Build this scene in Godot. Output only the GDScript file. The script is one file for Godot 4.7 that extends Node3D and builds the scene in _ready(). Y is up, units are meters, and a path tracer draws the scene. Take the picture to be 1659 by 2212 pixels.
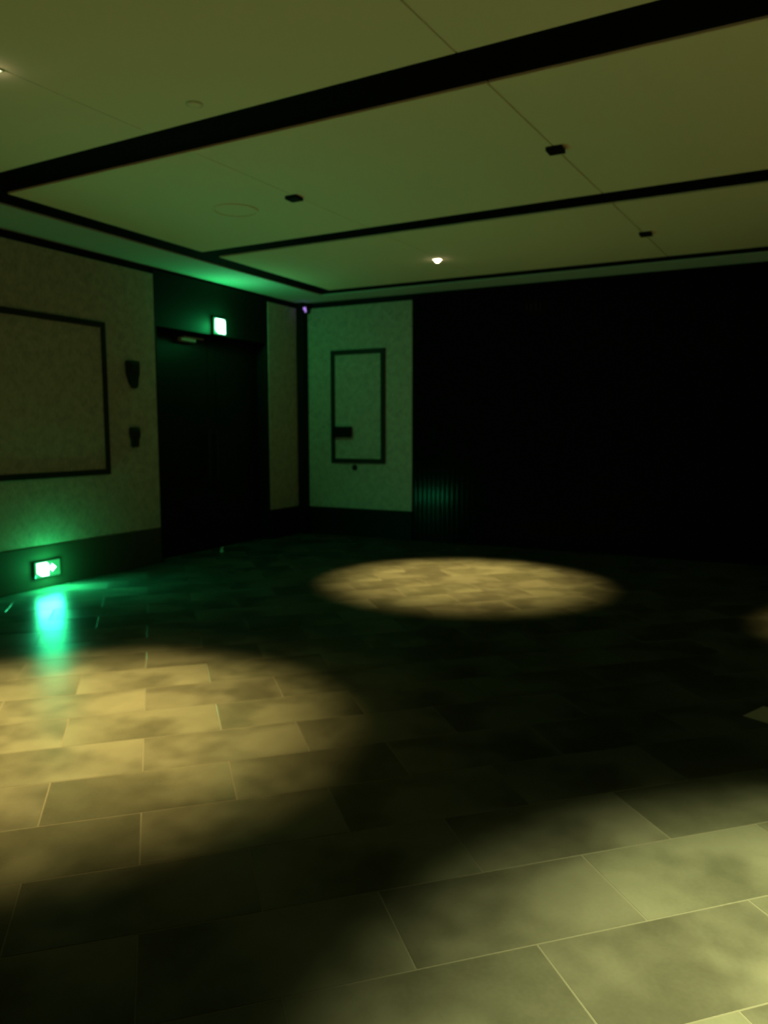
extends Node3D
# A dim hall at night: stone-tiled floor turned 45 degrees to the walls, flat ceiling with black
# recessed channels, papered wall panels, a black double door and a dark fluted wall.

const LEFT := -6.08      # face of the left wall panels
const BACK := -9.10      # face of the back wall panels
const TOP := 3.18        # underside of the ceiling
const RIGHT := 4.2
const FRONT := 4.0
const TILE_L := 0.725
const TILE_W := 0.3725
const TILE_TURN := 0.7736   # the tile rows run at 44.3 degrees to the walls

var M := {}
var taken := {}

# ---------------------------------------------------------------- helpers
func numbered(called: String) -> String:
	if not taken.has(called):
		taken[called] = 0
		return called
	taken[called] += 1
	return "%s_%03d" % [called, taken[called]]

func lin(r: float, g: float, b: float) -> Color:
	return Color(r, g, b).linear_to_srgb()

func mat(col: Color, rough: float, spec := 0.5, metal := 0.0) -> StandardMaterial3D:
	var m := StandardMaterial3D.new()
	m.albedo_color = col
	m.roughness = rough
	m.metallic_specular = spec
	m.metallic = metal
	return m

func glow(col: Color, e: float) -> StandardMaterial3D:
	var m := mat(Color(0.1, 0.1, 0.1), 0.5)
	m.emission_enabled = true
	m.emission = col
	m.emission_energy_multiplier = e
	return m

func begin() -> SurfaceTool:
	var st := SurfaceTool.new()
	st.begin(Mesh.PRIMITIVE_TRIANGLES)
	return st

func tri(st: SurfaceTool, a: Vector3, b: Vector3, c: Vector3, out: Vector3) -> void:
	var n := (b - a).cross(c - a)
	if n.length_squared() < 1e-16:
		return
	n = n.normalized()
	var v := [a, c, b] if n.dot(out) > 0.0 else [a, b, c]
	if n.dot(out) < 0.0:
		n = -n
	for p in v:
		st.set_normal(n)
		st.set_uv(Vector2(p.x, p.z))
		st.add_vertex(p)

func quad(st: SurfaceTool, a: Vector3, b: Vector3, c: Vector3, d: Vector3, out: Vector3) -> void:
	tri(st, a, b, c, out)
	tri(st, a, c, d, out)

# a box with chamfered edges
func bx(st: SurfaceTool, lo: Vector3, hi: Vector3, bev := 0.004) -> void:
	var c := (lo + hi) * 0.5
	var h := (hi - lo) * 0.5
	var b: float = minf(bev, minf(h.x, minf(h.y, h.z)) * 0.45)
	var i3 := h - Vector3(b, b, b)
	for ax in 3:
		var u := (ax + 1) % 3
		var w := (ax + 2) % 3
		for s in [-1.0, 1.0]:
			var q := []
			for k in [[-1.0, -1.0], [1.0, -1.0], [1.0, 1.0], [-1.0, 1.0]]:
				var p := Vector3.ZERO
				p[ax] = s * h[ax]
				p[u] = k[0] * i3[u]
				p[w] = k[1] * i3[w]
				q.append(c + p)
			var o := Vector3.ZERO
			o[ax] = s
			quad(st, q[0], q[1], q[2], q[3], o)
			for t in [-1.0, 1.0]:          # chamfer between face ax and face u, along w
				var p0 := Vector3.ZERO
				var p1 := Vector3.ZERO
				p0[ax] = s * h[ax]; p0[u] = t * i3[u]
				p1[ax] = s * i3[ax]; p1[u] = t * h[u]
				var e := Vector3.ZERO
				e[w] = i3[w]
				var oo := Vector3.ZERO
				oo[ax] = s; oo[u] = t
				quad(st, c + p0 - e, c + p0 + e, c + p1 + e, c + p1 - e, oo)
	for sx in [-1.0, 1.0]:
		for sy in [-1.0, 1.0]:
			for sz in [-1.0, 1.0]:
				var s := Vector3(sx, sy, sz)
				tri(st, c + s * Vector3(h.x, i3.y, i3.z), c + s * Vector3(i3.x, h.y, i3.z), c + s * Vector3(i3.x, i3.y, h.z), s)

# a solid of revolution about y from [radius, y] pairs, smooth
func lathe(st: SurfaceTool, prof: Array, at: Vector3, n := 28) -> void:
	for i in prof.size() - 1:
		var r0: float = prof[i][0]
		var y0: float = prof[i][1]
		var r1: float = prof[i + 1][0]
		var y1: float = prof[i + 1][1]
		var nn := Vector2(y0 - y1, r1 - r0)      # outward when the profile runs from bottom to top on the outside
		nn = -nn.normalized()
		for k in n:
			var a0 := TAU * k / n
			var a1 := TAU * (k + 1) / n
			var p := [Vector3(cos(a0) * r0, y0, sin(a0) * r0), Vector3(cos(a1) * r0, y0, sin(a1) * r0), Vector3(cos(a1) * r1, y1, sin(a1) * r1), Vector3(cos(a0) * r1, y1, sin(a0) * r1)]
			var am := (a0 + a1) * 0.5
			quad(st, at + p[0], at + p[1], at + p[2], at + p[3], Vector3(cos(am) * nn.x, nn.y, sin(am) * nn.x))

# an outline in (z, y) given a thickness along x, bevelled towards +x
func slab_x(st: SurfaceTool, pts: PackedVector2Array, x0: float, x1: float, bev := 0.004) -> void:
	var inner := pts
	var off := Geometry2D.offset_polygon(pts, -bev)
	if off.size() == 1 and off[0].size() == pts.size():
		inner = off[0]
		# keep the ring in step with the outline
		var best := 0
		for i in inner.size():
			if inner[i].distance_to(pts[0]) < inner[best].distance_to(pts[0]):
				best = i
		var turned := PackedVector2Array()
		var same := Geometry2D.is_polygon_clockwise(inner) == Geometry2D.is_polygon_clockwise(pts)
		for i in inner.size():
			turned.append(inner[posmod(best + (i if same else -i), inner.size())])
		inner = turned
	var mid := Vector2.ZERO
	for p in pts:
		mid += p / pts.size()
	for i in pts.size():
		var j := (i + 1) % pts.size()
		var e := (pts[j] - pts[i]).orthogonal()
		if Geometry2D.is_point_in_polygon((pts[i] + pts[j]) * 0.5 + e.normalized() * 0.0005, pts):
			e = -e
		var o := Vector3(0, e.y, e.x)
		quad(st, Vector3(x0, pts[i].y, pts[i].x), Vector3(x0, pts[j].y, pts[j].x), Vector3(x1 - bev, pts[j].y, pts[j].x), Vector3(x1 - bev, pts[i].y, pts[i].x), o)
		quad(st, Vector3(x1 - bev, pts[i].y, pts[i].x), Vector3(x1 - bev, pts[j].y, pts[j].x), Vector3(x1, inner[j].y, inner[j].x), Vector3(x1, inner[i].y, inner[i].x), o.normalized() + Vector3(1, 0, 0))
	var tr := Geometry2D.triangulate_polygon(inner)
	for k in range(0, tr.size(), 3):
		tri(st, Vector3(x1, inner[tr[k]].y, inner[tr[k]].x), Vector3(x1, inner[tr[k + 1]].y, inner[tr[k + 1]].x), Vector3(x1, inner[tr[k + 2]].y, inner[tr[k + 2]].x), Vector3(1, 0, 0))

# a ceiling panel: a quadrilateral in plan (its long joints may run slightly askew)
func plan_slab(st: SurfaceTool, p: Array, y0: float, y1: float) -> void:
	var mid := Vector2.ZERO
	for q in p:
		mid += q / 4.0
	var b := 0.003
	for i in 4:
		var a: Vector2 = p[i]
		var c: Vector2 = p[(i + 1) % 4]
		var ai := a + (mid - a).normalized() * b
		var ci := c + (mid - c).normalized() * b
		var o2 := (a + c) * 0.5 - mid
		var o := Vector3(o2.x, 0, o2.y)
		quad(st, Vector3(a.x, y0 + b, a.y), Vector3(c.x, y0 + b, c.y), Vector3(c.x, y1, c.y), Vector3(a.x, y1, a.y), o)
		quad(st, Vector3(a.x, y0 + b, a.y), Vector3(c.x, y0 + b, c.y), Vector3(ci.x, y0, ci.y), Vector3(ai.x, y0, ai.y), o.normalized() + Vector3(0, -1, 0))
		p[i] = a
	var n := []
	for i in 4:
		var a: Vector2 = p[i]
		n.append(a + (mid - a).normalized() * b)
	quad(st, Vector3(n[0].x, y0, n[0].y), Vector3(n[1].x, y0, n[1].y), Vector3(n[2].x, y0, n[2].y), Vector3(n[3].x, y0, n[3].y), Vector3.DOWN)
	quad(st, Vector3(p[0].x, y1, p[0].y), Vector3(p[1].x, y1, p[1].y), Vector3(p[2].x, y1, p[2].y), Vector3(p[3].x, y1, p[3].y), Vector3.UP)

func obj(called: String, st: SurfaceTool, m: Material, parent: Node = self) -> MeshInstance3D:
	var o := MeshInstance3D.new()
	o.name = numbered(called) if parent == self else called
	o.mesh = st.commit()
	o.material_override = m
	parent.add_child(o, true)
	return o

func thing(called: String, label: String, category: String, at := Vector3.ZERO, turn := 0.0, group := "") -> Node3D:
	var o := Node3D.new()
	o.name = numbered(called)
	add_child(o, true)
	o.position = at
	o.rotation.y = turn
	o.set_meta("label", label)
	o.set_meta("category", category)
	if group:
		o.set_meta("group", group)
	return o

func struct(o: Node3D, label: String, category: String) -> Node3D:
	o.set_meta("kind", "structure")
	o.set_meta("label", label)
	o.set_meta("category", category)
	return o

func box(called: String, lo: Vector3, hi: Vector3, m: Material, parent: Node = self, bev := 0.004) -> MeshInstance3D:
	var st := begin()
	bx(st, lo, hi, bev)
	return obj(called, st, m, parent)

# ---------------------------------------------------------------- textures
func noise(kind: int, freq: float, oct: int, rng: int) -> FastNoiseLite:
	var f := FastNoiseLite.new()
	f.noise_type = kind
	f.frequency = freq
	f.fractal_octaves = oct
	f.seed = rng
	return f

# cloudy slate: wide soft blotches, finer clouds and grain, between two linear colours
func stone_texture(dark: Vector3, light: Vector3, px: int) -> ImageTexture:
	var a := noise(FastNoiseLite.TYPE_SIMPLEX_SMOOTH, 0.0055, 4, 11).get_seamless_image(px, px)
	var b := noise(FastNoiseLite.TYPE_SIMPLEX_SMOOTH, 0.022, 4, 23).get_seamless_image(px, px)
	var c := noise(FastNoiseLite.TYPE_SIMPLEX_SMOOTH, 0.25, 2, 37).get_seamless_image(px, px)
	var im := Image.create(px, px, false, Image.FORMAT_RGB8)
	for y in px:
		for x in px:
			var v := smoothstep(0.28, 0.72, a.get_pixel(x, y).r) * 0.62 + b.get_pixel(x, y).r * 0.26 + c.get_pixel(x, y).r * 0.12
			var q := dark.lerp(light, clampf(v, 0.0, 1.0))
			im.set_pixel(x, y, lin(q.x, q.y, q.z))
	return ImageTexture.create_from_image(im)

# woven wall paper: fine blotches and short vertical threads
func paper_texture(base: Vector3, px: int) -> ImageTexture:
	var a := noise(FastNoiseLite.TYPE_SIMPLEX_SMOOTH, 0.02, 3, 5).get_seamless_image(px, px)
	var c := noise(FastNoiseLite.TYPE_SIMPLEX_SMOOTH, 0.12, 2, 71).get_seamless_image(px, px)
	var im := Image.create(px, px, false, Image.FORMAT_RGB8)
	for y in px:
		for x in px:
			var v := 0.62 + 0.36 * a.get_pixel(x, y).r + 0.4 * c.get_pixel(x, (y / 3) % px).r
			im.set_pixel(x, y, lin(base.x * v, base.y * v, base.z * v))
	return ImageTexture.create_from_image(im)

# ---------------------------------------------------------------- light
func spot(at: Vector3, aim: Vector3, col: Color, e: float, angle: float, blend: float, parent: Node, size := 0.03) -> void:
	var l := SpotLight3D.new()
	l.name = "lamp_light"
	parent.add_child(l, true)
	l.light_color = col
	l.light_energy = e
	l.spot_angle = angle
	l.spot_angle_attenuation = blend
	l.spot_range = 14.0
	l.spot_attenuation = 2.0
	l.light_size = size
	l.shadow_enabled = true
	l.global_position = at
	l.look_at(aim, Vector3.RIGHT)

func _ready() -> void:
	# ------------------------------------------------ camera, surroundings, exposure
	var cam := Camera3D.new()
	cam.name = "camera"
	add_child(cam)
	cam.position = Vector3(0, 1.45, 0)
	cam.rotation_degrees = Vector3(-6.077, 27.758, -0.106)
	cam.fov = 67.098
	cam.current = true
	# a hand-held telephone focused a little too near
	var soft := CameraAttributesPhysical.new()
	soft.frustum_focal_length = 12.0 / tan(deg_to_rad(67.098 * 0.5))
	soft.frustum_focus_distance = 1.3
	soft.exposure_aperture = 3.3
	cam.attributes = soft
	var we := WorldEnvironment.new()
	we.name = "surroundings"
	var env := Environment.new()
	env.background_mode = Environment.BG_COLOR
	env.background_color = Color(0, 0, 0)
	env.tonemap_mode = Environment.TONE_MAPPER_LINEAR
	env.tonemap_exposure = 1.0
	env.sdfgi_enabled = true
	env.ssao_enabled = true
	env.ssil_enabled = true
	we.environment = env
	add_child(we)

	# lamps: [position on the ceiling, where it is aimed on the floor, colour, energy, half angle, blend]
	var warm := lin(1.0, 0.585, 0.19)
	var pale := lin(1.0, 0.80, 0.345)
	var lit := [
		[Vector2(-3.50, -2.58), Vector2(-3.16, -2.50), warm, 110.0, 26.2, 1.0, "lit downlight at the left edge of the ceiling, before the first black channel", 2.6],
		[Vector2(-3.29, -7.43), Vector2(-2.82, -6.90), warm, 93.0, 25.0, 0.85, "lit downlight beyond the second black channel, glowing warm white"],
		[Vector2(0.55, -2.55), Vector2(0.74, -1.92), pale, 130.0, 31.0, 1.0, "lit downlight over the pale pool of light in the near corner", 3.2],
		[Vector2(0.75, -7.40), Vector2(0.96, -6.50), warm, 29.0, 22.0, 0.9, "lit downlight over the faint pool beside the fluted wall"],
		[Vector2(-3.55, 2.30), Vector2(-3.1, 2.3), warm, 107.0, 25.5, 1.0, "lit downlight nearest the wall behind the viewer"],
		[Vector2(2.60, -4.95), Vector2(2.60, -4.6), warm, 155.0, 28.0, 1.0, "lit downlight farthest to the right, beyond the sheet of paper"],
	]

	# ------------------------------------------------ materials
	M.slate = []
	var stone := stone_texture(Vector3(0.025, 0.032, 0.024), Vector3(0.063, 0.080, 0.062), 512)
	for k in 3:
		var m := mat(Color.WHITE, [0.29, 0.26, 0.32][k], 0.07)
		m.albedo_texture = stone
		m.albedo_color = [Color(1, 1, 1), Color(0.96, 0.965, 0.96), Color(0.92, 0.915, 0.92)][k]
		M.slate.append(m)
	M.grout = mat(lin(0.058, 0.072, 0.056), 0.9, 0.2)
	M.ceiling = mat(lin(0.93, 0.78, 0.58), 0.95, 0.2)
	M.plenum = mat(lin(0.006, 0.006, 0.005), 0.95, 0.1)
	M.paper = mat(Color.WHITE, 0.9, 0.25)
	M.paper.albedo_texture = paper_texture(Vector3(0.46, 0.42, 0.37), 512)
	M.paper.uv1_triplanar = true
	M.paper.uv1_world_triplanar = true
	M.paper.uv1_scale = Vector3(0.8, 0.8, 0.8)
	M.border = M.paper.duplicate()
	M.border.albedo_texture = null
	M.border.albedo_color = lin(0.52, 0.60, 0.56)
	M.frame = mat(lin(0.018, 0.018, 0.012), 0.6, 0.3)
	M.black = mat(lin(0.006, 0.006, 0.005), 0.6, 0.25)
	M.skirting = mat(lin(0.06, 0.06, 0.045), 0.6, 0.3)
	M.slat = mat(lin(0.005, 0.0048, 0.0045), 0.14, 0.09)
	M.door = mat(lin(0.006, 0.0055, 0.005), 0.5, 0.3)
	M.steel = mat(lin(0.8, 0.78, 0.7), 0.25, 0.5, 1.0)
	M.plastic = mat(lin(0.012, 0.013, 0.010), 0.5, 0.4)
	M.rim = mat(lin(0.05, 0.055, 0.035), 0.6, 0.3)
	M.white_rim = mat(lin(0.55, 0.62, 0.42), 0.7, 0.3)
	M.signbody = mat(lin(0.03, 0.10, 0.05), 0.5, 0.4)
	M.green = glow(lin(0.04, 1.0, 0.22), 0.5)
	M.emblem = glow(lin(0.45, 1.0, 0.78), 9.0)
	M.lamp = glow(lin(1.0, 0.86, 0.55), 14.0)
	M.violet = glow(lin(0.52, 0.28, 1.0), 0.95)
	M.dull = mat(lin(0.5, 0.5, 0.46), 0.9, 0.2)

	build_floor()
	build_walls()
	build_ceiling()
	build_door()
	build_wall_things()
	build_signs()
	build_lamps(lit)
	build_paper()

# ---------------------------------------------------------------- floor
func build_floor() -> void:
	var floor_node := box("floor", Vector3(-6.6, -0.30, -9.7), Vector3(RIGHT + 0.4, -0.0009, FRONT + 0.4), M.grout)
	struct(floor_node, "floor of grey stone tiles laid in a staggered bond diagonal to the walls", "floor")
	var variants := []
	var rng := RandomNumberGenerator.new()
	rng.seed = 77
	for k in 10:
		var st := begin()
		var hl := TILE_L * 0.5 - 0.0024
		var hw := TILE_W * 0.5 - 0.0024
		var b := 0.0012
		var uo := Vector2(rng.randf() * 3.0, rng.randf() * 3.0)
		var turn := PI * (k % 2) + 0.35 * (rng.randf() - 0.5)
		# rings: foot, shoulder, top
		var rings := [[hl, hw, -0.012], [hl, hw, -b], [hl - b, hw - b, 0.0]]
		for r in 2:
			var p: Array = rings[r]
			var q: Array = rings[r + 1]
			for s in 4:
				var c0: Vector2 = [Vector2(-1, -1), Vector2(1, -1), Vector2(1, 1), Vector2(-1, 1)][s]
				var c1: Vector2 = [Vector2(1, -1), Vector2(1, 1), Vector2(-1, 1), Vector2(-1, -1)][s]
				var o := (c0 + c1)
				tile_quad(st, [Vector3(c0.x * p[0], p[2], c0.y * p[1]), Vector3(c1.x * p[0], p[2], c1.y * p[1]), Vector3(c1.x * q[0], q[2], c1.y * q[1]), Vector3(c0.x * q[0], q[2], c0.y * q[1])], Vector3(o.x, 1.0 if r == 1 else 0.0, o.y), uo, turn)
		var t: Array = rings[2]
		tile_quad(st, [Vector3(-t[0], 0, -t[1]), Vector3(t[0], 0, -t[1]), Vector3(t[0], 0, t[1]), Vector3(-t[0], 0, t[1])], Vector3.UP, uo, turn)
		variants.append(st.commit())
	# rows run along u (to the right, away), stacked along v (away, to the left)
	var du := Vector2(cos(TILE_TURN), -sin(TILE_TURN)).rotated(0.0)
	var u_dir := Vector3(sin(-TILE_TURN + PI / 2), 0, -cos(-TILE_TURN + PI / 2))
	var v_dir := Vector3(sin(-TILE_TURN), 0, -cos(-TILE_TURN))
	var spots := []
	for r in range(-16, 32):
		var v := 1.466 + TILE_W * (r + 0.5)
		var u0: float = 0.272 if posmod(r, 2) == 0 else 0.636
		for k in range(-18, 20):
			var u := u0 + TILE_L * (k + 0.5)
			var p := u_dir * u + v_dir * v
			if p.x < LEFT - 0.35 or p.x > RIGHT + 0.3 or p.z < BACK - 0.35 or p.z > FRONT + 0.3:
				continue
			spots.append([p, rng.randi() % 10, rng.randi() % 3, (rng.randf() - 0.5) * 0.0006])
	var turn_y := atan2(-u_dir.z, u_dir.x)
	var near := []
	var rest := []
	var fwd := Vector3(-sin(deg_to_rad(27.758)), 0, -cos(deg_to_rad(27.758)))
	var side := Vector3(fwd.z * -1.0, 0, fwd.x)
	for s in spots:
		var p: Vector3 = s[0]
		var deep := p.dot(fwd)
		var wide := p.dot(side)
		if deep > 1.0 and absf(wide) < deep * 0.5 + 0.75:
			near.append(s)
		else:
			rest.append(s)
	near.sort_custom(func(a, b): return a[0].length() < b[0].length())
	while near.size() > 296:
		rest.append(near.pop_back())
	for s in near:
		var o := MeshInstance3D.new()
		o.name = "tile"
		o.mesh = variants[s[1]]
		o.material_override = M.slate[s[2]]
		o.position = s[0] + Vector3(0, s[3], 0)
		o.rotation.y = turn_y
		floor_node.add_child(o, true)
	var mm := MultiMesh.new()
	mm.transform_format = MultiMesh.TRANSFORM_3D
	mm.mesh = variants[3]
	mm.instance_count = rest.size()
	for i in rest.size():
		mm.set_instance_transform(i, Transform3D(Basis(Vector3.UP, turn_y), rest[i][0]))
	var mi := MultiMeshInstance3D.new()
	mi.name = "tile_field"
	mi.multimesh = mm
	mi.material_override = M.slate[0]
	mi.set_meta("kind", "stuff")
	floor_node.add_child(mi, true)

func tile_quad(st: SurfaceTool, p: Array, out: Vector3, uo: Vector2, turn: float) -> void:
	var n: Vector3 = (p[1] - p[0]).cross(p[2] - p[0]).normalized()
	var order := [0, 2, 1, 0, 3, 2] if n.dot(out) > 0.0 else [0, 1, 2, 0, 2, 3]
	if n.dot(out) < 0.0:
		n = -n
	for i in order:
		var q: Vector3 = p[i]
		st.set_normal(n)
		st.set_uv(Vector2(q.x, q.z).rotated(turn) * 0.42 + uo)
		st.add_vertex(q)

# ---------------------------------------------------------------- walls
func build_walls() -> void:
	var wl := begin()
	bx(wl, Vector3(-6.60, -0.05, -6.30), Vector3(-6.12, 3.40, FRONT + 0.4))
	bx(wl, Vector3(-6.60, -0.05, BACK - 0.5), Vector3(-6.12, 3.40, -8.33))
	bx(wl, Vector3(-6.60, -0.05, -8.34), Vector3(-6.30, 3.40, -6.29))
	var w := obj("wall_left", wl, M.black)
	struct(w, "left wall covered by dim olive paper panels around the black doorway", "wall")
	box("wall_panel", Vector3(-6.125, 0.392, -6.30), Vector3(LEFT, 3.10, FRONT), M.paper, w)
	box("wall_panel", Vector3(-6.125, 0.392, -8.985), Vector3(LEFT, 3.10, -8.332), M.paper, w)
	var b := box("baseboard_left", Vector3(-6.125, 0.0, -6.30), Vector3(LEFT + 0.006, 0.39, FRONT), M.skirting)
	struct(b, "tall black skirting along the left wall under the paper panel", "skirting")
	box("skirting_piece", Vector3(-6.125, 0.0, -8.985), Vector3(LEFT + 0.006, 0.39, -8.332), M.black, b)

	var bk := begin()
	bx(bk, Vector3(-6.60, -0.05, BACK - 0.5), Vector3(RIGHT + 0.4, 3.40, BACK - 0.04))
	var wb := obj("wall_back", bk, M.black)
	struct(wb, "back wall: narrow paper panel at the corner, then dark upright fluted slats", "wall")
	box("wall_panel", Vector3(-5.972, 0.382, BACK - 0.045), Vector3(-4.376, 3.10, BACK), M.paper, wb)
	var bb := box("baseboard_back", Vector3(-5.972, 0.0, BACK - 0.045), Vector3(-4.376, 0.38, BACK + 0.006), M.black)
	struct(bb, "tall black skirting under the back wall's paper panel", "skirting")
	# slats with slightly rounded faces
	var pitch := 0.069
	var st := begin()
	var n := 8
	var hw := pitch * 0.5 - 0.002
	for i in n:
		var a0 := PI * i / n
		var a1 := PI * (i + 1) / n
		var z0 := 0.001 * sin(a0)
		var z1 := 0.001 * sin(a1)
		var x0 := -cos(a0) * hw
		var x1 := -cos(a1) * hw
		var n0 := Vector3(-cos(a0) * 0.035, 0, 1.0).normalized()
		var n1 := Vector3(-cos(a1) * 0.035, 0, 1.0).normalized()
		var q := [[Vector3(x0, 0, z0), n0], [Vector3(x1, 0, z1), n1], [Vector3(x1, 3.15, z1), n1], [Vector3(x0, 3.15, z0), n0]]
		for k in [0, 2, 1, 0, 3, 2]:
			st.set_normal(q[k][1])
			st.set_uv(Vector2(q[k][0].x, q[k][0].y))
			st.add_vertex(q[k][0])
	quad(st, Vector3(-hw, 0, 0), Vector3(hw, 0, 0), Vector3(hw, 0, -0.03), Vector3(-hw, 0, -0.03), Vector3.DOWN)
	quad(st, Vector3(-hw, 3.15, 0), Vector3(hw, 3.15, 0), Vector3(hw, 3.15, -0.03), Vector3(-hw, 3.15, -0.03), Vector3.UP)
	for s in [-1.0, 1.0]:
		quad(st, Vector3(s * hw, 0, 0), Vector3(s * hw, 3.15, 0), Vector3(s * hw, 3.15, -0.03), Vector3(s * hw, 0, -0.03), Vector3(s, 0, 0))
	var slat_mesh := st.commit()
	var x := -4.376 + pitch * 0.5
	while x < RIGHT:
		var o := MeshInstance3D.new()
		o.name = "slat"
		o.mesh = slat_mesh
		o.material_override = M.slat
		o.position = Vector3(x, 0.0, BACK - 0.004)
		wb.add_child(o, true)
		x += pitch
	var post := begin()
	bx(post, Vector3(-6.125, 0.0, BACK - 0.05), Vector3(-5.975, 3.17, -8.99), 0.006)
	struct(obj("trim_1", post, M.black), "narrow black upright strip filling the corner of the two walls", "trim")

	var wr := box("wall_right", Vector3(RIGHT, -0.05, BACK - 0.5), Vector3(RIGHT + 0.4, 3.40, FRONT + 0.4), M.frame)
	struct(wr, "dark right wall of the hall, outside the frame", "wall")
	var wf := box("wall_front", Vector3(-6.60, -0.05, FRONT), Vector3(RIGHT + 0.4, 3.40, FRONT + 0.4), M.frame)
	struct(wf, "dark wall behind the viewer", "wall")

# ---------------------------------------------------------------- ceiling
func seam_one(z: float) -> float:
	return -1.44 + 0.0545 * (-z - 3.91)

func seam_two(z: float) -> float:
	return -3.40 + 0.042 * (-z - 3.94)

func build_ceiling() -> void:
	var c := box("ceiling", Vector3(-6.6, TOP + 0.014, BACK - 0.5), Vector3(RIGHT + 0.4, TOP + 0.30, FRONT + 0.4), M.plenum)
	struct(c, "flat olive ceiling of large panels parted by black recessed channels", "ceiling")
	# cross edges as [z at the left end, drift per metre to the right]: the channels are not quite square to the wall
	var bays := [[[FRONT, 0.0], [-3.605, 0.029]], [[-3.930, 0.019], [-6.055, 0.019]], [[-6.310, 0.006], [-8.41, 0.0]]]
	for b in bays:
		var n: Array = b[0]
		var f: Array = b[1]
		var xs := [[-5.19, -5.19], [seam_two(n[0]), seam_two(f[0])], [seam_one(n[0]), seam_one(f[0])], [0.55, 0.70], [RIGHT, RIGHT]]
		var gaps := [0.0, 0.0018, 0.0042, 0.004, 0.0]
		for k in 4:
			var x0: float = xs[k][0] + gaps[k]
			var x1: float = xs[k + 1][0] - gaps[k + 1]
			var x2: float = xs[k + 1][1] - gaps[k + 1]
			var x3: float = xs[k][1] + gaps[k]
			var st := begin()
			plan_slab(st, [Vector2(x0, n[0] + n[1] * (x0 + 5.19)), Vector2(x1, n[0] + n[1] * (x1 + 5.19)), Vector2(x2, f[0] + f[1] * (x2 + 5.19)), Vector2(x3, f[0] + f[1] * (x3 + 5.19))], TOP, TOP + 0.0145)
			obj("ceiling_panel", st, M.ceiling, c)
	# the border strip along the walls, in the wall's paper
	var st := begin()
	plan_slab(st, [Vector2(-6.13, FRONT), Vector2(-5.47, FRONT), Vector2(-5.47, -8.69), Vector2(-6.13, BACK - 0.04)], TOP, TOP + 0.0145)
	obj("border_strip", st, M.border, c)
	st = begin()
	plan_slab(st, [Vector2(-6.13, BACK - 0.05), Vector2(-5.468, -8.69), Vector2(RIGHT, -8.69), Vector2(RIGHT, BACK - 0.05)], TOP, TOP + 0.0145)
	obj("border_strip", st, M.border, c)

# ---------------------------------------------------------------- the black doorway
func build_door() -> void:
	var d := Node3D.new()
	d.name = "door_1"
	add_child(d, true)
	d.position = Vector3(-6.30, 0, -7.315)
	struct(d, "tall black double door with a dark head panel under the upper exit sign", "door")
	# frame: two jambs and a head panel, flush with the wall
	for s in [-1.0, 1.0]:
		box("jamb", Vector3(-0.005, 0.0, s * 1.012 - 0.03 if s > 0 else -1.012), Vector3(0.216, 2.56, 1.012 if s > 0 else -0.982), M.black, d)
	box("head_panel", Vector3(-0.005, 2.56, -1.012), Vector3(0.216, 3.15, 1.012), M.black, d)
	for s in [-1.0, 1.0]:
		var lo := Vector3(0.01, 0.008, 0.003 if s > 0 else -0.98)
		var hi := Vector3(0.06, 2.555, 0.98 if s > 0 else -0.003)
		var leaf := box("leaf", lo, hi, M.door, d, 0.003)
		# a raised field and a long pull bar
		box("field", Vector3(0.058, 0.25, lo.z + 0.14), Vector3(0.066, 2.38, hi.z - 0.14), M.door, leaf, 0.003)
		var pull := begin()
		var zc: float = s * 0.075
		bx(pull, Vector3(0.105, 0.85, zc - 0.014), Vector3(0.13, 1.45, zc + 0.014), 0.008)
		bx(pull, Vector3(0.058, 0.90, zc - 0.01), Vector3(0.11, 0.92, zc + 0.01), 0.004)
		bx(pull, Vector3(0.058, 1.38, zc - 0.01), Vector3(0.11, 1.40, zc + 0.01), 0.004)
		obj("pull_handle", pull, M.plastic, leaf)
	# closer with its arm on the nearer leaf (grey metal catching the light)
	var cl := begin()
	bx(cl, Vector3(0.06, 2.462, 0.24), Vector3(0.115, 2.505, 0.50), 0.008)
	bx(cl, Vector3(0.085, 2.506, 0.10), Vector3(0.107, 2.520, 0.44), 0.003)
	var o := obj("door_closer", cl, M.dull, d)
	o.set_meta("label", "grey door closer arm")

# ---------------------------------------------------------------- things on the walls
func framed(called: String, label: String, category: String, w: float, h: float, rail: float) -> Node3D:
	# built facing +x, width along z, base at the middle of the lower edge
	var t := thing(called, label, category)
	box("panel", Vector3(0.0, rail * 0.8, -w / 2 + rail * 0.8), Vector3(0.012, h - rail * 0.8, w / 2 - rail * 0.8), M.paper, t)
	box("frame_rail", Vector3(0.0, 0.0, -w / 2), Vector3(0.028, rail, w / 2), M.frame, t)
	box("frame_rail", Vector3(0.0, h - rail, -w / 2), Vector3(0.028, h, w / 2), M.frame, t)
	box("frame_stile", Vector3(0.0, rail, -w / 2), Vector3(0.028, h - rail, -w / 2 + rail), M.frame, t)
	box("frame_stile", Vector3(0.0, rail, w / 2 - rail), Vector3(0.028, h - rail, w / 2), M.frame, t)
	return t

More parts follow.
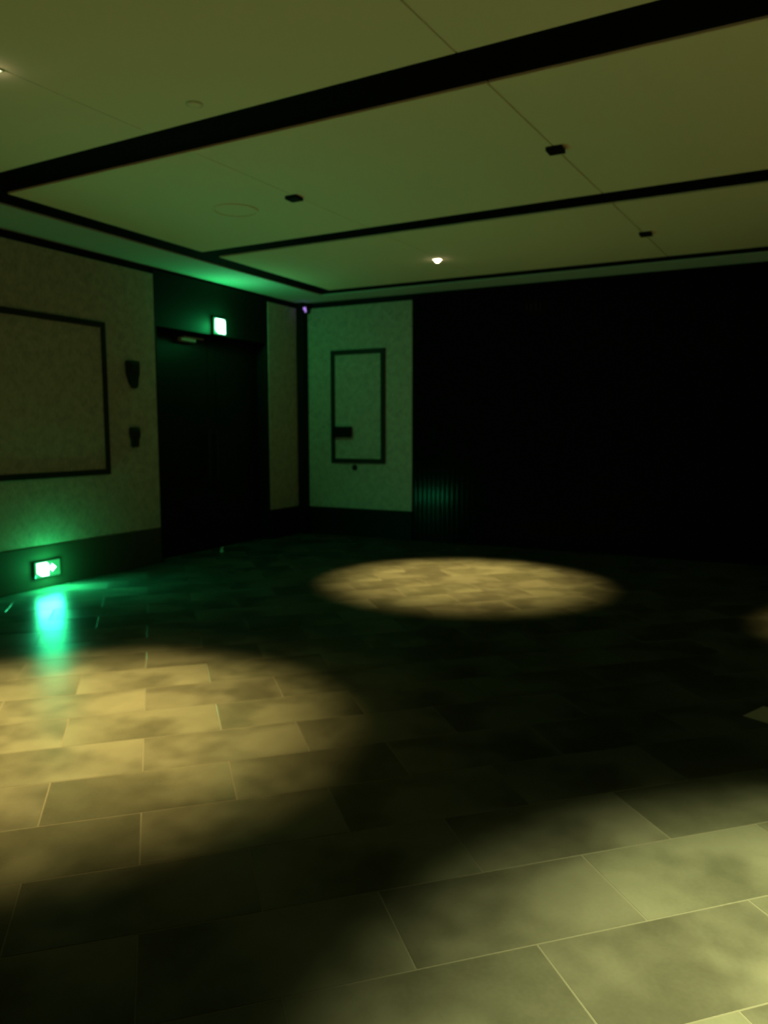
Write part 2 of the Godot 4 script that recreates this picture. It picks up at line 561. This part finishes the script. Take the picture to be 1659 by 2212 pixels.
func build_wall_things() -> void:
	var f := framed("framed_panel", "wide panel in a black frame on the left wall above the floor exit sign", "panel", 2.6, 1.50, 0.055)
	f.position = Vector3(LEFT, 1.010, -5.605 + 1.30)

	var c := framed("wall_cabinet", "upright black-framed cabinet front with a black bar on its left side, in the corner", "cabinet", 0.83, 1.515, 0.062)
	c.position = Vector3(-5.18, 1.000, BACK)
	c.rotation.y = -PI / 2
	var st := begin()
	# the bar: in the cabinet's own axes z runs to the left of the photograph
	bx(st, Vector3(0.012, 0.350, 0.082), Vector3(0.075, 0.492, 0.385), 0.02)
	var bar := obj("latch_bar", st, M.black, c)
	bar.set_meta("label", "black latch bar")

	# a button below the cabinet
	var wb := thing("wall_button", "tiny dark button on the wall just below the corner cabinet", "button", Vector3(-5.235, 0.941, BACK))
	var r := begin()
	lathe(r, [[0.042, 0.0], [0.042, 0.008], [0.036, 0.014], [0.0, 0.014]], Vector3.ZERO, 24)
	var plate := obj("plate", r, M.frame, wb)
	plate.rotation.x = PI / 2
	r = begin()
	lathe(r, [[0.018, 0.010], [0.018, 0.022], [0.014, 0.026], [0.0, 0.027]], Vector3.ZERO, 20)
	var push := obj("push", r, M.plastic, wb)
	push.rotation.x = PI / 2

	# upper wall fitting: a squarish dark body that narrows to a blunt tip
	var u := thing("wall_sconce", "larger dark wall fitting narrowing downwards, the upper of two beside the black doorway", "fitting", Vector3(LEFT, 1.875, -5.945))
	var s := begin()
	slab_x(s, PackedVector2Array([Vector2(0.074, 0.285), Vector2(0.082, 0.26), Vector2(0.078, 0.15), Vector2(0.045, 0.06), Vector2(0.010, 0.012), Vector2(-0.022, 0.006), Vector2(-0.040, 0.03), Vector2(-0.048, 0.10), Vector2(-0.066, 0.15), Vector2(-0.070, 0.26), Vector2(-0.060, 0.285)]), 0.0, 0.055, 0.012)
	obj("body", s, M.plastic, u)
	s = begin()
	bx(s, Vector3(0.05, 0.17, -0.045), Vector3(0.064, 0.262, 0.055), 0.006)
	obj("front_plate", s, M.plastic, u)
	# lower wall fitting: a slim switch box with a wider top
	var l := thing("wall_switch", "smaller dark wall fitting, the lower of two beside the black doorway", "switch", Vector3(LEFT, 1.275, -5.945))
	s = begin()
	slab_x(s, PackedVector2Array([Vector2(0.050, 0.205), Vector2(0.062, 0.18), Vector2(0.058, 0.11), Vector2(0.040, 0.08), Vector2(0.040, 0.015), Vector2(0.028, 0.0), Vector2(-0.030, 0.0), Vector2(-0.040, 0.02), Vector2(-0.042, 0.08), Vector2(-0.060, 0.11), Vector2(-0.060, 0.185), Vector2(-0.048, 0.205)]), 0.0, 0.04, 0.008)
	obj("body", s, M.plastic, l)
	s = begin()
	bx(s, Vector3(0.036, 0.115, -0.035), Vector3(0.048, 0.185, 0.035), 0.005)
	obj("rocker", s, M.plastic, l)

	# a small camera in the upper corner with a violet infrared glow
	var k := thing("security_camera", "small corner security camera glowing violet under the ceiling", "camera", Vector3(-5.955, 3.03, BACK + 0.02))
	s = begin()
	bx(s, Vector3(-0.03, 0.10, -0.035), Vector3(0.03, 0.125, 0.05), 0.006)
	bx(s, Vector3(-0.012, 0.07, -0.02), Vector3(0.012, 0.11, 0.01), 0.004)
	obj("bracket", s, M.plastic, k)
	s = begin()
	bx(s, Vector3(-0.035, 0.0, -0.04), Vector3(0.035, 0.085, 0.075), 0.015)
	obj("body", s, M.plastic, k)
	s = begin()
	bx(s, Vector3(-0.018, 0.046, 0.072), Vector3(0.020, 0.080, 0.082), 0.006)
	bx(s, Vector3(0.004, 0.012, 0.072), Vector3(0.026, 0.055, 0.082), 0.006)
	obj("infrared_lens", s, M.violet, k)
	var ir := OmniLight3D.new()
	ir.name = "camera_light"
	ir.light_color = lin(0.52, 0.28, 1.0)
	ir.light_energy = 0.0006
	ir.omni_range = 12.0
	ir.omni_attenuation = 2.0
	ir.light_size = 0.015
	ir.shadow_enabled = true
	ir.position = Vector3(0.0, 0.045, 0.10)
	k.add_child(ir, true)

	# metal stop on the floor before the door
	var ds := thing("door_stop", "small metal door stop glinting on the floor before the black door", "door stop", Vector3(-6.00, 0.0, -7.22))
	s = begin()
	lathe(s, [[0.032, 0.0], [0.032, 0.006], [0.026, 0.010], [0.020, 0.014], [0.020, 0.030], [0.022, 0.032]], Vector3.ZERO, 24)
	obj("base", s, M.steel, ds)
	s = begin()
	lathe(s, [[0.022, 0.030], [0.025, 0.036], [0.025, 0.044], [0.020, 0.052], [0.010, 0.057], [0.0, 0.058]], Vector3.ZERO, 24)
	obj("cap", s, M.steel, ds)

# ---------------------------------------------------------------- signs
func exit_sign(label: String, at: Vector3, w: float, h: float, square: Array, arrow: Array, e: float, ahead: float) -> void:
	# built facing +x; square and arrow are [z0, y0, z1, y1] on the face
	var t := thing("exit_sign", label, "exit sign", at, 0.0, "green exit signs")
	box("housing", Vector3(0.0, 0.0, -w / 2), Vector3(0.024, h, w / 2), M.signbody, t, 0.005)
	box("green_face", Vector3(0.012, 0.002, -w / 2 + 0.002), Vector3(0.034, h - 0.002, w / 2 - 0.002), M.green, t, 0.002)
	var st := begin()
	var z0: float = square[0]
	var y0: float = square[1]
	var z1: float = square[2]
	var y1: float = square[3]
	# a lit doorway square with one clipped lower corner, as far as the photograph shows it
	slab_x(st, PackedVector2Array([Vector2(z0, y1), Vector2(z1 + 0.02, y1), Vector2(z1, y1 - 0.02), Vector2(z1, y0), Vector2(z0 - 0.05, y0), Vector2(z0, y0 + 0.035)]), 0.03, 0.038, 0.001)
	obj("lit_square", st, M.emblem, t)
	if arrow.size() > 0:
		st = begin()
		var a0: float = arrow[0]
		var b0: float = arrow[1]
		var a1: float = arrow[2]
		var b1: float = arrow[3]
		var m := (b0 + b1) * 0.5
		var q := (b1 - b0) * 0.22
		var neck := a1 + (a0 - a1) * 0.55
		slab_x(st, PackedVector2Array([Vector2(a0, m + q), Vector2(neck, m + q), Vector2(neck, b1), Vector2(a1, m), Vector2(neck, b0), Vector2(neck, m - q), Vector2(a0, m - q)]), 0.03, 0.038, 0.001)
		obj("lit_arrow", st, M.emblem, t)
	var l := OmniLight3D.new()
	l.name = "sign_light"
	l.light_color = lin(0.03, 1.0, 0.24)
	l.light_energy = e
	l.omni_range = 14.0
	l.omni_attenuation = 2.0
	l.light_size = 0.05
	l.shadow_enabled = true
	l.position = Vector3(0.10, h * 0.5, 0.0)
	t.add_child(l, true)
	if ahead > 0.0:
		var f := AreaLight3D.new()
		f.name = "sign_light"
		f.area_size = Vector2(w, h)
		f.light_color = lin(0.03, 1.0, 0.36)
		f.light_energy = ahead
		f.area_range = 14.0
		f.area_attenuation = 2.0
		f.shadow_enabled = true
		f.position = Vector3(0.045, h * 0.5, 0.0)
		f.rotation = Vector3(-0.30, -PI / 2, 0.0)
		t.add_child(f, true)

func build_signs() -> void:
	exit_sign("green exit sign low in the skirting, glowing square and arrow mirrored in the floor", Vector3(LEFT, 0.100, -4.800), 0.27, 0.150, [0.120, 0.014, -0.005, 0.138], [-0.005, 0.045, -0.085, 0.118], 0.24, 4.2)
	exit_sign("green exit sign on the dark panel above the black door", Vector3(-6.084, 2.575, -7.345), 0.21, 0.19, [0.085, 0.012, -0.085, 0.178], [], 0.32, 0.0)

# ---------------------------------------------------------------- lamps and other ceiling fittings
func downlight(label: String, p: Vector2, on: bool, group: String) -> Node3D:
	var t := thing("downlight", label, "downlight", Vector3(p.x, TOP, p.y), 0.0, group)
	var r := 0.050
	var drop := -0.007 if on else -0.024
	var st := begin()
	for q in [[-r, -r, r, -r + 0.012], [-r, r - 0.012, r, r], [-r, -r + 0.012, -r + 0.012, r - 0.012], [r - 0.012, -r + 0.012, r, r - 0.012]]:
		bx(st, Vector3(q[0], drop, q[1]), Vector3(q[2], 0.004, q[3]), 0.002)
	obj("trim_ring", st, M.white_rim if on else M.black, t)
	st = begin()
	bx(st, Vector3(-r + 0.010, drop + 0.003, -r + 0.010), Vector3(r - 0.010, 0.003, r - 0.010), 0.001)
	if on:
		lathe(st, [[0.0, -0.036], [0.014, -0.033], [0.025, -0.025], [0.031, -0.012], [0.032, -0.003]], Vector3.ZERO, 24)
	obj("lamp_lens", st, M.lamp if on else M.black, t)
	return t

func build_lamps(lit: Array) -> void:
	for a in lit:
		var t := downlight(a[6], a[0], true, "lit downlights")
		spot(Vector3(a[0].x, TOP - 0.045, a[0].y), Vector3(a[1].x, 0, a[1].y), a[2], a[3], a[4], a[5], t)
		if a.size() > 7:      # the weak spill outside the beam
			spot(Vector3(a[0].x, TOP - 0.045, a[0].y), Vector3(a[1].x, 0, a[1].y), a[2], a[7], 36.0, 1.0, t)
	var off := [
		[Vector2(-1.38, -4.91), "unlit black downlight between the two black channels, on the ceiling's darker joint"],
		[Vector2(-3.374, -4.98), "unlit black downlight between the two black channels, left, near the round cover"],
		[Vector2(-1.233, -7.33), "small unlit downlight beyond the second black channel, right of the lit one"],
	]
	for a in off:
		downlight(a[1], a[0], false, "unlit downlights")
	var cv := thing("ceiling_cover", "faint round cover in the ceiling near the green glow", "ceiling cover", Vector3(-3.98, TOP, -5.05))
	var st := begin()
	lathe(st, [[0.0, -0.004], [0.155, -0.004], [0.160, 0.002]], Vector3.ZERO, 48)
	obj("cover_plate", st, M.ceiling, cv)
	st = begin()
	lathe(st, [[0.165, 0.002], [0.165, -0.008], [0.178, -0.008], [0.182, 0.002]], Vector3.ZERO, 48)
	obj("cover_ring", st, M.ceiling, cv)
	var sp := thing("sprinkler", "tiny flush round sprinkler cover before the first black channel", "sprinkler", Vector3(-2.907, TOP, -3.36))
	st = begin()
	lathe(st, [[0.0, -0.008], [0.030, -0.008], [0.036, -0.005], [0.036, 0.002]], Vector3.ZERO, 28)
	obj("cover", st, M.ceiling, sp)
	st = begin()
	lathe(st, [[0.040, 0.002], [0.040, -0.003], [0.046, -0.003], [0.048, 0.002]], Vector3.ZERO, 28)
	obj("rim", st, M.white_rim, sp)

# ---------------------------------------------------------------- a sheet left on the floor
func build_paper() -> void:
	var t := thing("paper_sheet", "pale sheet of paper lying on the dark floor, only one end in view", "paper", Vector3(-0.155, 0.0, -4.202))
	var e1 := Vector3(0.43, 0, -0.903)
	var e2 := Vector3(0.903, 0, 0.43)
	var st := begin()
	var n := 8
	for side in 2:
		for i in n:
			for k in n:
				var p := []
				for d in [[0, 0], [1, 0], [1, 1], [0, 1]]:
					var a: float = float(i + d[0]) / n
					var b: float = float(k + d[1]) / n
					var h := 0.0022 + 0.004 * (1.0 - b) * (1.0 - b) * a + 0.003 * b * b
					p.append(e1 * 0.210 * a + e2 * 0.297 * b + Vector3.UP * (h - 0.0004 * side))
				quad(st, p[0], p[1], p[2], p[3], Vector3.UP if side == 0 else Vector3.DOWN)
	obj("sheet", st, mat(lin(0.30, 0.30, 0.27), 0.9, 0.2), t)
